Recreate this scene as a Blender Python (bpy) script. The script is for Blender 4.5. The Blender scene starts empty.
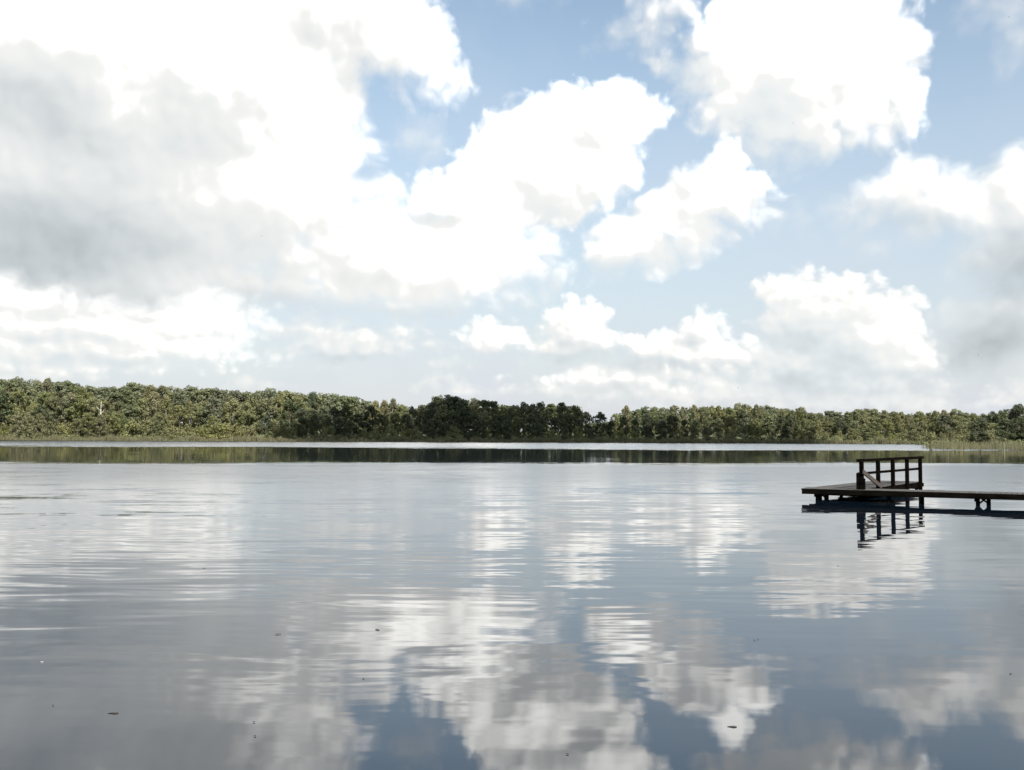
import bpy, bmesh, math, random
import numpy as np
from mathutils import Vector, Matrix

sc = bpy.context.scene
col = sc.collection
R = math.radians
rng = random.Random(11)
nrg = np.random.default_rng(5)

# ------------------------------------------------------------------ camera
F = 1000.0
CAM_H = 2.0
PITCH, ROLL = R(3.0), R(0.25)
fwd = Vector((0, math.cos(PITCH), math.sin(PITCH)))
right = Vector((math.cos(ROLL), 0, math.sin(ROLL)))
right = (right - fwd * right.dot(fwd)).normalized()
up = right.cross(fwd)
cam_pos = Vector((0, 0, CAM_H))
cd = bpy.data.cameras.new("camera")
cam = bpy.data.objects.new("camera", cd)
col.objects.link(cam)
cd.sensor_fit = 'HORIZONTAL'
cd.sensor_width = 36.0
cd.lens = 36.0 * F / 1024.0
cd.clip_start, cd.clip_end = 0.1, 20000
cam.matrix_world = Matrix.Translation(cam_pos) @ Matrix((right, up, -fwd)).transposed().to_4x4()
sc.camera = cam


def ray(px, py):
    return (fwd + right * ((px - 512) / F) + up * ((385 - py) / F))


def on_water(px, py, z=0.0):
    d = ray(px, py)
    return cam_pos + d * ((z - CAM_H) / d.z)


def at_depth(px, py, y):
    d = ray(px, py)
    return cam_pos + d * (y / d.y)


# ------------------------------------------------------------------ render settings
sc.render.engine = 'CYCLES'
sc.cycles.use_denoising = True
sc.cycles.max_bounces = 6
sc.cycles.transparent_max_bounces = 6
sc.cycles.caustics_reflective = False
sc.cycles.caustics_refractive = False
sc.cycles.sample_clamp_indirect = 6
sc.view_settings.view_transform = 'Standard'
sc.view_settings.look = 'None'
sc.view_settings.gamma = 1
sc.view_settings.use_curve_mapping = False
sc.view_settings.exposure = 1.3

SUN_AZ, SUN_EL = R(152), R(42)
S = Vector((math.sin(SUN_AZ) * math.cos(SUN_EL), math.cos(SUN_AZ) * math.cos(SUN_EL), math.sin(SUN_EL)))


# ------------------------------------------------------------------ node helper
class NT:
    def __init__(self, tree):
        self.t = tree

    def n(self, typ, **kw):
        nd = self.t.nodes.new(typ)
        for k, v in kw.items():
            setattr(nd, k, v)
        return nd

    def put(self, sock, v):
        if isinstance(v, bpy.types.NodeSocket):
            self.t.links.new(v, sock)
        elif v is not None:
            sock.default_value = v

    def m(self, op, a, b=None, c=None, clamp=False):
        nd = self.n('ShaderNodeMath', operation=op, use_clamp=clamp)
        for i, v in enumerate((a, b, c)):
            self.put(nd.inputs[i], v)
        return nd.outputs[0]

    def add(self, a, b): return self.m('ADD', a, b)
    def sub(self, a, b): return self.m('SUBTRACT', a, b)
    def mul(self, a, b): return self.m('MULTIPLY', a, b)
    def mx(self, a, b): return self.m('MAXIMUM', a, b)
    def mad(self, a, b, c): return self.m('MULTIPLY_ADD', a, b, c)

    def v(self, op, a, b=None, c=None, scale=None):
        nd = self.n('ShaderNodeVectorMath', operation=op)
        for i, x in enumerate((a, b, c)):
            if x is not None:
                self.put(nd.inputs[i], x)
        if scale is not None:
            self.put(nd.inputs['Scale'], scale)
        return nd.outputs['Value'] if op in ('LENGTH', 'DOT_PRODUCT', 'DISTANCE') else nd.outputs[0]

    def xyz(self, x, y, z=0.0):
        nd = self.n('ShaderNodeCombineXYZ')
        for i, q in enumerate((x, y, z)):
            self.put(nd.inputs[i], q)
        return nd.outputs[0]

    def sep(self, v):
        nd = self.n('ShaderNodeSeparateXYZ')
        self.put(nd.inputs[0], v)
        return nd.outputs

    def noise(self, vec, scale, detail=2, rough=0.5, dim='2D', out='Fac', lac=2.0, dist=0.0):
        nd = self.n('ShaderNodeTexNoise', noise_dimensions=dim)
        self.put(nd.inputs['Vector'], vec)
        nd.inputs['Scale'].default_value = scale
        nd.inputs['Detail'].default_value = detail
        nd.inputs['Roughness'].default_value = rough
        nd.inputs['Lacunarity'].default_value = lac
        nd.inputs['Distortion'].default_value = dist
        return nd.outputs[out]

    def voro(self, vec, scale, detail=1, rough=0.5, dim='2D', feature='F1', smooth=None):
        nd = self.n('ShaderNodeTexVoronoi', voronoi_dimensions=dim, feature=feature)
        self.put(nd.inputs['Vector'], vec)
        nd.inputs['Scale'].default_value = scale
        nd.inputs['Detail'].default_value = detail
        nd.inputs['Roughness'].default_value = rough
        if smooth is not None:
            nd.inputs['Smoothness'].default_value = smooth
        return nd.outputs['Distance']

    def ss(self, x, a, b, lo=0.0, hi=1.0, interp='SMOOTHSTEP'):
        nd = self.n('ShaderNodeMapRange', interpolation_type=interp)
        self.put(nd.inputs[0], x)
        for i, q in enumerate((a, b, lo, hi)):
            self.put(nd.inputs[i + 1], q)
        return nd.outputs[0]

    def mix(self, fac, a, b, blend='MIX'):
        nd = self.n('ShaderNodeMix', data_type='RGBA', blend_type=blend)
        self.put(nd.inputs[0], fac)
        for s_, q in ((nd.inputs[6], a), (nd.inputs[7], b)):
            if isinstance(q, tuple) and len(q) == 3:
                q = (*q, 1)
            self.put(s_, q)
        return nd.outputs[2]


def new_mat(name):
    m = bpy.data.materials.new(name)
    m.use_nodes = True
    T = NT(m.node_tree)
    return m, T, m.node_tree.nodes['Principled BSDF'], m.node_tree.nodes['Material Output']


# ------------------------------------------------------------------ sky: Nishita plus cumulus laid out by azimuth and elevation
world = bpy.data.worlds.new("World")
sc.world = world
world.use_nodes = True
W = NT(world.node_tree)
bg = world.node_tree.nodes['Background']
SKY_STRENGTH = 0.092
GAIN = 2 ** 1.3
bg.inputs['Strength'].default_value = SKY_STRENGTH
sky = W.n('ShaderNodeTexSky', sky_type='NISHITA', sun_disc=False)
sky.sun_elevation, sky.sun_rotation = SUN_EL, SUN_AZ
sky.air_density, sky.dust_density, sky.ozone_density, sky.altitude = 1.0, 0.6, 1.0, 50

tc = W.n('ShaderNodeTexCoord').outputs['Generated']
dx, dy, dz = W.sep(tc)
az = W.m('ARCTAN2', dx, dy)
el = W.m('ARCSINE', W.m('MINIMUM', W.m('MAXIMUM', dz, -1.0), 1.0))
P = W.xyz(W.mul(az, 1000.0), W.mul(el, 1000.0))      # milliradians of azimuth / elevation


def sky_pt(px, py):
    d = ray(px, py).normalized()
    return (math.atan2(d.x, d.y) * 1000, math.asin(d.z) * 1000)


# noises shared by all clouds
warp = W.noise(P, 1 / 70.0, 3, 0.5, out='Color')
warp = W.v('MULTIPLY', W.v('SUBTRACT', warp, (0.5, 0.5, 0.5)), (34, 26, 0))
PW = W.v('ADD', P, warp)


PF = W.v('ADD', P, W.v('SCALE', warp, scale=0.6))


def puffs(vec, size, detail=2.2):
    """rounded heads: one minus the distance to the nearest cell centre, over several sizes"""
    return W.voro(vec, 1 / size, detail, 0.5, feature='F1')


fine = W.noise(PW, 1 / 30.0, 6, 0.56)
bil = puffs(PW, 34.0)
PL = W.v('ADD', PW, (5.0, 7.5, 0))
bil2 = W.voro(PL, 1 / 34.0, 1.0, 0.5, feature='SMOOTH_F1', smooth=0.5)
bil1 = W.voro(PW, 1 / 34.0, 1.0, 0.5, feature='SMOOTH_F1', smooth=0.5)
soft = W.noise(P, 1 / 130.0, 4, 0.5)
relief = W.sub(bil2, bil1)                                   # heads lit on the sun's side
relief_b = W.add(W.mul(W.sub(W.noise(PW, 1 / 90.0, 5, 0.5), 0.5), 1.5), W.mul(relief, 0.55))
edge_big = W.add(W.mul(W.sub(0.54, bil), 20.0), W.mul(W.sub(fine, 0.5), 26.0))
edge_small = W.mul(edge_big, 0.7)
# low clouds near the horizon are far off: the same puffs, seen smaller
PWs = W.v('ADD', W.v('MULTIPLY', P, (1.5, 1.8, 1)), W.v('SCALE', warp, scale=0.9))
fine_s = W.noise(PWs, 1 / 30.0, 5, 0.56)
bil_s = puffs(PWs, 34.0)
relief_s = W.add(W.sub(W.voro(W.v('ADD', PWs, (6, 10, 0)), 1 / 34.0, 1.0, 0.5, feature='SMOOTH_F1', smooth=0.5), W.voro(PWs, 1 / 34.0, 1.0, 0.5, feature='SMOOTH_F1', smooth=0.5)), W.mul(W.sub(fine_s, 0.5), 0.7))
edge_far = W.add(W.mul(W.sub(0.56, bil_s), 11.0), W.mul(W.sub(fine_s, 0.5), 11.0))


def field(blobs, vec, sm=8.0):
    out = None
    for (px, py, rx, ry) in blobs:
        cx, cy = sky_pt(px, py)
        q = W.v('MULTIPLY_ADD', vec, (1 / rx, 1 / ry, 0), (-cx / rx, -cy / ry, 0))
        f = W.mad(W.v('LENGTH', q), -min(rx, ry) * 1.0, min(rx, ry) * 1.0)
        out = f if out is None else W.m('SMOOTH_MAX', out, f, sm)
    return out


def shade(blobs, vec):
    """soft grey bellies: sum of bumps"""
    out = None
    for (px, py, rx, ry, s) in blobs:
        cx, cy = sky_pt(px, py)
        q = W.v('MULTIPLY_ADD', vec, (1 / rx, 1 / ry, 0), (-cx / rx, -cy / ry, 0))
        f = W.ss(W.v('LENGTH', q), 1.15, 0.1, 0.0, s)
        out = f if out is None else W.add(out, f)
    return out


CLOUD_W = (1.0, 0.985, 0.945)
CLOUD_G = (0.925, 1.0, 1.04)

LAYERS = []
# far bank along the horizon
LAYERS.append(dict(
    blobs=[(30, 372, 60, 8), (262, 383, 24, 8), (450, 365, 20, 5), (440, 382, 18, 5), (470, 392, 40, 7), (560, 386, 44, 10), (620, 386, 36, 10),
           (885, 402, 22, 10), (930, 405, 40, 8), (985, 402, 36, 10), (1040, 396, 36, 14), (700, 395, 120, 12), (840, 398, 90, 12)],
    edge=edge_far, delta=16.0, soft=9, white=1.0, grey=0.74, op=0.7, relief=relief_s, rk=0.6))
# middle distance: puffs at 460-760 and the tower at 750-935
LAYERS.append(dict(
    blobs=[(575, 328, 46, 34), (690, 352, 78, 24), (630, 378, 100, 18), (490, 338, 38, 20), (570, 312, 32, 20), (582, 336, 40, 22), (550, 346, 50, 13), (655, 350, 42, 18), (708, 336, 24, 28), (735, 355, 30, 16), (690, 358, 60, 15), (600, 378, 70, 13), (660, 375, 70, 12)],
    edge=edge_far, delta=16.0, soft=7, white=1.6, grey=0.66, op=0.96, relief=relief_s, rk=0.4, lit=0.92,
    shade=[(640, 370, 70, 12, 0.5), (735, 374, 50, 12, 0.5), (570, 358, 70, 10, 0.5), (690, 345, 30, 14, 0.25), (600, 388, 70, 8, 0.4)]))
LAYERS.append(dict(
    blobs=[(792, 288, 44, 20), (842, 288, 40, 20), (895, 304, 32, 17), (825, 320, 66, 40), (868, 342, 62, 40), (900, 360, 38, 20), (800, 362, 66, 30), (720, 385, 70, 13), (850, 382, 90, 20)],
    edge=edge_far, delta=16.0, soft=6, white=1.4, grey=0.74, op=0.97, relief=relief_s, rk=0.35, lit=0.88,
    shade=[(800, 352, 70, 50, 0.42), (850, 388, 120, 30, 0.5), (835, 322, 70, 24, 0.15), (880, 350, 50, 26, 0.12)]))
LAYERS.append(dict(   # right-hand bank, grey below
    blobs=[(905, 190, 50, 30), (945, 202, 54, 28), (985, 212, 46, 30), (1030, 205, 42, 58), (880, 205, 36, 16), (1015, 255, 56, 34), (985, 285, 26, 14), (985, 325, 44, 34), (1020, 325, 60, 52), (955, 348, 34, 22)],
    edge=edge_small, soft=13, white=1.4, grey=0.60, op=0.94, relief=relief_b, rk=0.6, lit=0.88,
    shade=[(985, 345, 70, 50, 0.7), (1030, 305, 60, 60, 0.5), (1005, 258, 90, 40, 0.4), (930, 224, 70, 18, 0.2)]))
LAYERS.append(dict(   # top right corner and small wisps
    blobs=[(414, 134, 24, 18), (432, 150, 16, 10), (1005, 10, 34, 24), (1022, 45, 14, 22), (520, 0, 22, 7), (792, 218, 22, 10), (822, 212, 14, 10), (880, 240, 30, 8)],
    edge=edge_big, soft=26, white=1.1, grey=0.72, op=0.6, relief=relief, rk=0.4, lit=0.7))
# big heap at the top right, its torn arm, and the two slanting clouds
LAYERS.append(dict(
    blobs=[(800, 60, 122, 88), (800, 15, 92, 44), (730, 40, 50, 36), (790, 75, 95, 52), (860, 92, 58, 46), (884, 118, 38, 26), (800, 118, 58, 32), (730, 80, 48, 32), (680, 68, 30, 16), (855, 10, 34, 20), (775, 148, 56, 26), (905, 100, 28, 32), (825, 138, 50, 24)],
    edge=edge_big, soft=12, white=2.3, grey=0.78, op=0.98, relief=relief_b, rk=0.6, lit=1.0, face=0.28,
    shade=[(775, 160, 70, 26, 0.6), (690, 70, 50, 40, 0.35), (760, 120, 60, 30, 0.3)]))
LAYERS.append(dict(
    blobs=[(655, 12, 30, 24), (674, 0, 24, 18), (628, 32, 24, 16), (648, 46, 26, 12)],
    edge=edge_big, soft=20, white=1.4, grey=0.75, op=0.9, relief=relief, rk=0.5, lit=0.8))
LAYERS.append(dict(
    blobs=[(724, 168, 24, 24), (744, 188, 30, 22), (700, 196, 36, 30), (672, 218, 48, 34), (640, 240, 48, 36), (610, 252, 38, 28), (735, 205, 42, 26), (695, 236, 42, 26), (590, 236, 18, 13)],
    edge=edge_small, soft=9, white=2.3, grey=0.78, op=0.97, relief=relief_b, rk=0.6, lit=1.0, face=0.26,
    shade=[(615, 270, 54, 20, 0.55), (670, 252, 50, 18, 0.35)]))
LAYERS.append(dict(
    blobs=[(545, 165, 98, 64), (600, 122, 66, 42), (636, 106, 34, 20), (576, 102, 28, 20), (632, 103, 32, 14), (600, 118, 54, 30), (545, 122, 42, 30), (555, 160, 62, 38), (520, 172, 56, 40), (585, 165, 32, 32), (490, 200, 60, 38), (462, 190, 40, 30)],
    edge=edge_small, soft=7, white=2.4, grey=0.70, op=0.99, relief=relief_b, rk=0.5, lit=1.04, face=0.24,
    shade=[(480, 230, 76, 20, 0.6), (545, 212, 50, 16, 0.15)]))
# low left banks
LAYERS.append(dict(
    blobs=[(80, 315, 172, 56), (60, 294, 90, 24), (130, 304, 76, 22), (190, 322, 46, 14), (40, 324, 70, 18), (150, 338, 76, 17), (205, 350, 34, 11), (100, 352, 130, 14), (15, 342, 60, 18)],
    edge=edge_far, delta=16.0, soft=11, white=1.45, grey=0.72, op=0.97, relief=relief_s, rk=0.32, lit=1.14,
    shade=[(60, 314, 110, 9, 0.4), (110, 362, 120, 8, 0.5), (190, 335, 50, 8, 0.3), (170, 318, 50, 6, 0.3), (60, 340, 70, 6, 0.3)]))
LAYERS.append(dict(
    blobs=[(345, 344, 92, 20), (330, 338, 66, 14), (370, 351, 52, 11), (400, 335, 24, 8), (300, 330, 50, 12)],
    edge=edge_far, delta=16.0, soft=9, white=1.25, grey=0.72, op=0.88, relief=relief_s, rk=0.5, lit=0.65,
    shade=[(350, 360, 70, 7, 0.4), (330, 325, 70, 7, 0.3)]))
# great left-hand mass
LAYERS.append(dict(
    blobs=[(115, 110, 248, 192), (400, 256, 172, 62), (100, 40, 240, 100), (330, 10, 115, 66), (415, 50, 50, 44), (440, 78, 34, 26), (380, 40, 66, 50), (250, 125, 120, 66), (320, 160, 56, 48), (100, 190, 240, 84), (260, 210, 150, 56), (390, 190, 70, 18),
           (440, 202, 60, 22), (360, 255, 115, 44), (450, 262, 76, 30), (505, 266, 44, 18), (300, 288, 110, 26), (420, 295, 86, 18), (60, 240, 140, 34), (230, 282, 120, 34), (470, 232, 70, 26), (180, 255, 150, 36)],
    edge=edge_big, soft=16, white=2.4, grey=0.56, op=0.99, relief=relief_b, rk=0.32, lit=0.98, face=0.24,
    shade=[(120, 112, 270, 70, 0.36), (20, 242, 220, 66, 0.46), (160, 232, 260, 60, 0.20), (240, 306, 150, 20, 0.30), (400, 314, 120, 12, 0.25), (330, 5, 60, 40, 0.15), (440, 224, 56, 13, 0.3)]))

# clear sky
hz = W.ss(el, 0.0, 0.42, 1.0, 0.0, 'LINEAR')
veil = W.mad(W.m('POWER', hz, 1.15), 0.84, W.mad(W.ss(soft, 0.35, 0.75), 0.10, 0.04))
skyc = W.v('SCALE', W.v('MULTIPLY', sky.outputs[0], (1.08, 0.98, 0.84)), scale=W.mad(W.m('POWER', hz, 2.0), -0.5, 1.0))
E = 1.0 / (SKY_STRENGTH * GAIN)
base = W.v('MULTIPLY', W.mix(veil, skyc, tuple(E * q for q in (0.755, 0.785, 0.885))), (0.91, 0.93, 0.925))


def clouds_over(base, L):
    f0 = field(L['blobs'], PW)
    f = W.add(f0, L['edge'])
    # heads facing the sun are bright, the sides turned away are soft grey
    dlt = L.get('delta', 30.0)
    rmax = sorted(min(b[2], b[3]) for b in L['blobs'])[-2]
    main = [b for b in L['blobs'] if min(b[2], b[3]) >= 0.5 * min(rmax, 70)][:14]
    face = W.mul(W.sub(field(main, PF, 16.0), field(main, W.v('ADD', PF, (0.62 * dlt, 0.78 * dlt, 0)), 16.0)), 1.0 / dlt)
    lit = W.mad(face, L.get('face', 0.34), W.mad(L['relief'], L['rk'], L.get('lit', 0.95) - 0.13))
    sof = L['soft']
    if 'shade' in L:
        sh = W.mul(shade(L['shade'], W.v('ADD', P, W.v('SCALE', warp, scale=0.9))), W.mad(W.sub(soft, 0.5), 0.8, 1.0))
        lit = W.sub(lit, sh)
        sof = W.mul(W.mad(sh, 1.3, 1.0), L['soft'])                  # crisp heads, vague bellies
    a = W.ss(f, W.mul(sof, -0.7), W.mul(sof, 1.4), 0.0, L['op'])
    lit = W.m('MINIMUM', W.m('MAXIMUM', lit, -0.2), 1.2)
    g0, w0 = L['grey'], L['white']
    lo = W.n('ShaderNodeMapRange', clamp=False)
    W.put(lo.inputs[0], W.m('MINIMUM', lit, 0.8))
    for i_, q_ in enumerate((0.0, 0.8, g0 * E, 0.97 * E)):
        lo.inputs[i_ + 1].default_value = q_
    val = W.add(lo.outputs[0], W.ss(lit, 0.70, 1.22, 0.0, max(0.0, w0 - 0.97) * 1.15 * E))
    tint = W.mix(W.ss(lit, 0.1, 0.9, 0.0, 1.0, 'LINEAR'), CLOUD_G, CLOUD_W)
    c = W.v('SCALE', tint, scale=val)
    return W.mix(a, base, c)


for L in LAYERS:
    base = clouds_over(base, L)
# cumulus over the rest of the sky (above and beside the view)
PZ = W.v('SCALE', tc, scale=W.m('DIVIDE', 1.0, W.m('MAXIMUM', W.add(dz, 0.16), 0.05)))
gen = W.noise(PZ, 1.1, 7, 0.55)
outside = W.mx(W.ss(el, 0.48, 0.62), W.ss(W.m('ABSOLUTE', az), 0.60, 0.75))
ga = W.mul(W.ss(gen, 0.52, 0.62, 0.0, 0.95), W.mul(outside, W.ss(el, 0.0, 0.05)))
gv = W.ss(gen, 0.52, 0.8, 1.5 * E, 0.7 * E)
base = W.mix(ga, base, W.v('SCALE', CLOUD_W, scale=gv))
world.node_tree.links.new(base, bg.inputs['Color'])
world.cycles.sampling_method = 'MANUAL'
world.cycles.sample_map_resolution = 512

# ------------------------------------------------------------------ sun
sd = bpy.data.lights.new("sun", 'SUN')
sd.energy = 5.0
sd.angle = R(0.5)
sd.color = (1.0, 0.95, 0.86)
sun = bpy.data.objects.new("sun", sd)
col.objects.link(sun)
sun.rotation_euler = S.to_track_quat('Z', 'Y').to_euler()
sun.location = (60, -20, 80)


# ------------------------------------------------------------------ object helpers
def mesh_obj(name, verts, faces, mat, parent=None, smooth=False, kind=None):
    me = bpy.data.meshes.new(name)
    me.from_pydata(verts, [], faces)
    me.update()
    if smooth:
        me.polygons.foreach_set('use_smooth', [True] * len(me.polygons))
    me.materials.append(mat)
    o = bpy.data.objects.new(name, me)
    col.objects.link(o)
    if parent is not None:
        o.parent = parent
    if kind:
        o['kind'] = kind
    return o


def tag(o, label=None, cat=None, group=None):
    if label:
        o['label'] = label
    if cat:
        o['category'] = cat
    if group:
        o['group'] = group
    return o


def empty(name, loc=(0, 0, 0), rz=0.0):
    o = bpy.data.objects.new(name, None)
    o.empty_display_size = 0.5
    col.objects.link(o)
    o.location = loc
    o.rotation_euler = (0, 0, rz)
    return o


def copy_tree(o, parent=None):
    c = o.copy()
    col.objects.link(c)
    if parent is not None:
        c.parent = parent
    for ch in o.children:
        copy_tree(ch, c)
    return c


# ------------------------------------------------------------------ terrain and lake
def smooth01(t):
    t = min(1, max(0, t))
    return t * t * (3 - 2 * t)


def shore_d(x, y):
    """signed distance-like value: > 0 on land"""
    far = y - (400 + 5 * math.sin(x * 0.021) + 3 * math.sin(x * 0.063 + 1))
    spit = min((x - 0.425 * y) * 0.9, y - (232 + 5 * math.sin(x * 0.05)))
    near = 1.5 + 0.8 * math.sin(x * 0.3) - y + 0.02 * abs(x)
    side = abs(x) - 620
    return max(far, spit, near, side)


def ground_z(x, y):
    d = shore_d(x, y)
    if d < 0:
        return max(-2.0, 0.0 + d * 0.12)
    z = 0.25 * smooth01(d / 3) + 0.5 * smooth01(d / 25)
    if y > 300:
        hill = 1.5 + 6.5 * smooth01((-60 - x) / 160) + 1.5 * smooth01((x + 40) / 100)
        z += hill * smooth01((y - 408) / 90)
        z += 5 * smooth01((y - 520) / 400)
    elif y < 20:
        z += 0.25 * smooth01(-y / 10)
    return z


xs = list(np.arange(-3000, -600, 200)) + list(np.arange(-600, -260, 20)) + list(np.arange(-260, 300, 5)) + list(np.arange(300, 620, 20)) + list(np.arange(620, 3001, 200))
ys = list(np.arange(-400, -20, 40)) + list(np.arange(-20, 10, 1.0)) + list(np.arange(10, 200, 15)) + list(np.arange(200, 460, 4)) + list(np.arange(460, 760, 20)) + list(np.arange(760, 4000, 250))
tv = [(x, y, ground_z(x, y)) for y in ys for x in xs]
nx = len(xs)
tf = [(j * nx + i, j * nx + i + 1, (j + 1) * nx + i + 1, (j + 1) * nx + i) for j in range(len(ys) - 1) for i in range(nx - 1)]
m_ground, T, b, _ = new_mat("meadow_ground")
g = T.n('ShaderNodeNewGeometry').outputs['Position']
n1 = T.noise(g, 0.15, 5, 0.6, '3D')
n2 = T.noise(g, 2.5, 4, 0.6, '3D')
T.put(b.inputs['Base Color'], T.mix(T.add(T.mul(n1, 0.6), T.mul(n2, 0.4)), (0.035, 0.04, 0.016), (0.09, 0.095, 0.035)))
b.inputs['Roughness'].default_value = 0.95
ground = mesh_obj("ground", tv, tf, m_ground, smooth=True, kind='structure')

# water ------------------------------------------------------------
m_water, T, b, out = new_mat("lake_water")
g = T.n('ShaderNodeNewGeometry').outputs['Position']
gx, gy, gz = T.sep(g)
wob = T.noise(T.v('MULTIPLY', g, (0.014, 0.04, 0)), 1.0, 6, 0.62)           # wavering edges of the wind patches
lgy = T.m('LOGARITHM', T.mx(gy, 1.0), 10.0)
lg = T.mad(T.sub(wob, 0.5), 0.17, lgy)
# ripple strength against distance across the lake (log10 of metres): calm shallows, breeze, calm belt, ruffled far belt
curve = T.n('ShaderNodeFloatCurve')
cm = curve.mapping.curves[0]


def setcurve(c, pts):
    while len(c.points) > 2:
        c.points.remove(c.points[-1])
    c.points[0].location = pts[0]
    c.points[1].location = pts[-1]
    for p in pts[1:-1]:
        c.points.new(*p)
    for p in c.points:
        p.handle_type = 'VECTOR'


lx = lambda m_: (math.log10(m_)) / 3.0
setcurve(cm, [(lx(1.0), 0.08), (lx(6.5), 0.10), (lx(8.2), 0.20), (lx(10.5), 0.62), (lx(18), 0.68), (lx(26), 0.7), (lx(44), 0.8), (lx(60), 0.9), (lx(70), 0.9), (lx(82), 0.30),
              (lx(100), 0.18), (lx(168), 0.16), (lx(195), 0.7), (lx(400), 0.7), (1.0, 0.7)])
curve.mapping.update()
T.put(curve.inputs['Value'], T.m('DIVIDE', lg, 3.0))
amp = curve.outputs[0]
patch = T.noise(T.v('MULTIPLY', g, (0.05, 0.16, 0)), 1.0, 3, 0.5)
amp = T.mul(amp, T.ss(patch, 0.3, 0.7, 0.5, 1.6))
# wind-driven wavelets are steeper on their lee side, which faces this shore
skew = T.n('ShaderNodeFloatCurve')
cs = skew.mapping.curves[0]
setcurve(cs, [(0.0, 0.0), (lx(17), 0.0), (lx(27), 0.04), (lx(31.5), 0.13), (lx(37), 0.25), (lx(70), 0.30), (lx(82), 0.0), (lx(168), 0.0), (lx(195), 0.62), (lx(400), 0.9), (1.0, 0.9)])
skew.mapping.update()
T.put(skew.inputs['Value'], T.m('DIVIDE', lg, 3.0))
lee = T.mul(skew.outputs[0], T.mul(T.mul(T.ss(patch, 0.25, 0.75, 0.7, 1.3), T.ss(T.noise(T.v('MULTIPLY', g, (0.5, 0.42, 0)), 1.0, 3, 0.6), 0.3, 0.7, 0.6, 1.4)), -0.1))
# slopes: long low undulation, ripples, fine ripples; crests lie across the view, drawn out sideways
wv = T.v('ADD', g, T.v('SCALE', T.v('SUBTRACT', T.noise(g, 0.25, 2, 0.5, out='Color'), (0.5, 0.5, 0.5)), scale=0.7))
s1 = T.noise(T.v('MULTIPLY', wv, (0.20, 1.1, 0)), 1.0, 1.0, 0.4, out='Color')
s2 = T.noise(T.v('MULTIPLY', wv, (0.6, 3.6, 0)), 1.0, 2.0, 0.5, out='Color')
s3 = T.noise(T.v('MULTIPLY', wv, (4.0, 13.0, 0)), 1.0, 2.0, 0.6, out='Color')
half = (0.5, 0.5, 0.5)
s0 = T.noise(T.v('MULTIPLY', wv, (0.07, 0.33, 0)), 1.0, 1.0, 0.4, out='Color')
sub_ = lambda q, k: T.v('SCALE', T.v('SUBTRACT', q, half), scale=k)
sl = T.v('ADD', T.v('ADD', sub_(s0, T.ss(lg, 1.15, 1.5, 0.0, 0.05)), sub_(s1, T.ss(lg, 1.45, 1.75, 0.045, 0.02))),
         T.v('ADD', sub_(s2, T.ss(lg, 1.05, 1.4, 0.085, 0.04)), sub_(s3, T.ss(lg, 1.3, 1.7, 0.0, 0.05))))
sl = T.v('MULTIPLY', T.v('SCALE', sl, scale=amp), (0.35, 1.0, 0))
nrm = T.v('NORMALIZE', T.v('ADD', T.v('MULTIPLY', sl, (1, 1, 0)), T.xyz(0.0, lee, 1.0)))
T.put(b.inputs['Normal'], nrm)
far_r = T.ss(lg, math.log10(170), math.log10(195), 0.0, 1.0)
near_r = T.mul(T.ss(lg, math.log10(24), math.log10(60)), T.ss(lg, math.log10(82), math.log10(70)))
rough = T.add(T.mad(far_r, 0.10, T.mad(T.ss(lg, math.log10(60), math.log10(80)), 0.02, 0.015)), T.mul(near_r, 0.16))
T.put(b.inputs['Roughness'], rough)
b.inputs['IOR'].default_value = 1.56
b.inputs['Base Color'].default_value = (0.003, 0.0065, 0.012, 1)
wx = [-2500, -900, -600, -300, -150, -60, 0, 60, 150, 300, 600, 900, 2500]
wy = [-30, 0, 20, 60, 120, 250, 420, 700, 900]
wvv = [(x, y, 0) for y in wy for x in wx]
wf = [(j * len(wx) + i, j * len(wx) + i + 1, (j + 1) * len(wx) + i + 1, (j + 1) * len(wx) + i) for j in range(len(wy) - 1) for i in range(len(wx) - 1)]
water = mesh_obj("lake_water", wvv, wf, m_water, kind='structure')
water.name = "water"


# ------------------------------------------------------------------ foliage
def leaf_mat(name, c1, c2, c3, trans=0.25):
    trans = min(0.42, trans * 1.4)
    m, T, b, out = new_mat(name)
    oi = T.n('ShaderNodeObjectInfo').outputs['Random']
    isl = T.n('ShaderNodeNewGeometry').outputs['Random Per Island']
    pos = T.n('ShaderNodeTexCoord').outputs['Object']
    cl = T.noise(pos, 0.55, 3, 0.6, '3D')
    a = T.mix(T.ss(cl, 0.3, 0.7), c1, c2)
    a = T.mix(T.mul(isl, 0.22), a, c3)
    hs = T.n('ShaderNodeHueSaturation')
    T.put(hs.inputs['Hue'], T.mad(T.m('FRACT', T.mul(oi, 7.13)), 0.022, 0.477))
    T.put(hs.inputs['Saturation'], T.mad(T.m('FRACT', T.mul(oi, 3.77)), 0.3, 0.66))
    T.put(hs.inputs['Value'], T.mad(oi, 0.55, 1.2))
    T.put(hs.inputs['Color'], a)
    T.put(b.inputs['Base Color'], hs.outputs[0])
    b.inputs['Roughness'].default_value = 0.65
    b.inputs['Specular IOR Level'].default_value = 0.25
    tr = T.n('ShaderNodeBsdfTranslucent')
    T.put(tr.inputs['Color'], T.mix(0.5, hs.outputs[0], (0.16, 0.17, 0.05)))
    ms = T.n('ShaderNodeMixShader')
    ms.inputs[0].default_value = trans
    T.t.links.new(b.outputs[0], ms.inputs[1])
    T.t.links.new(tr.outputs[0], ms.inputs[2])
    T.t.links.new(ms.outputs[0], out.inputs['Surface'])
    return m


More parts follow.
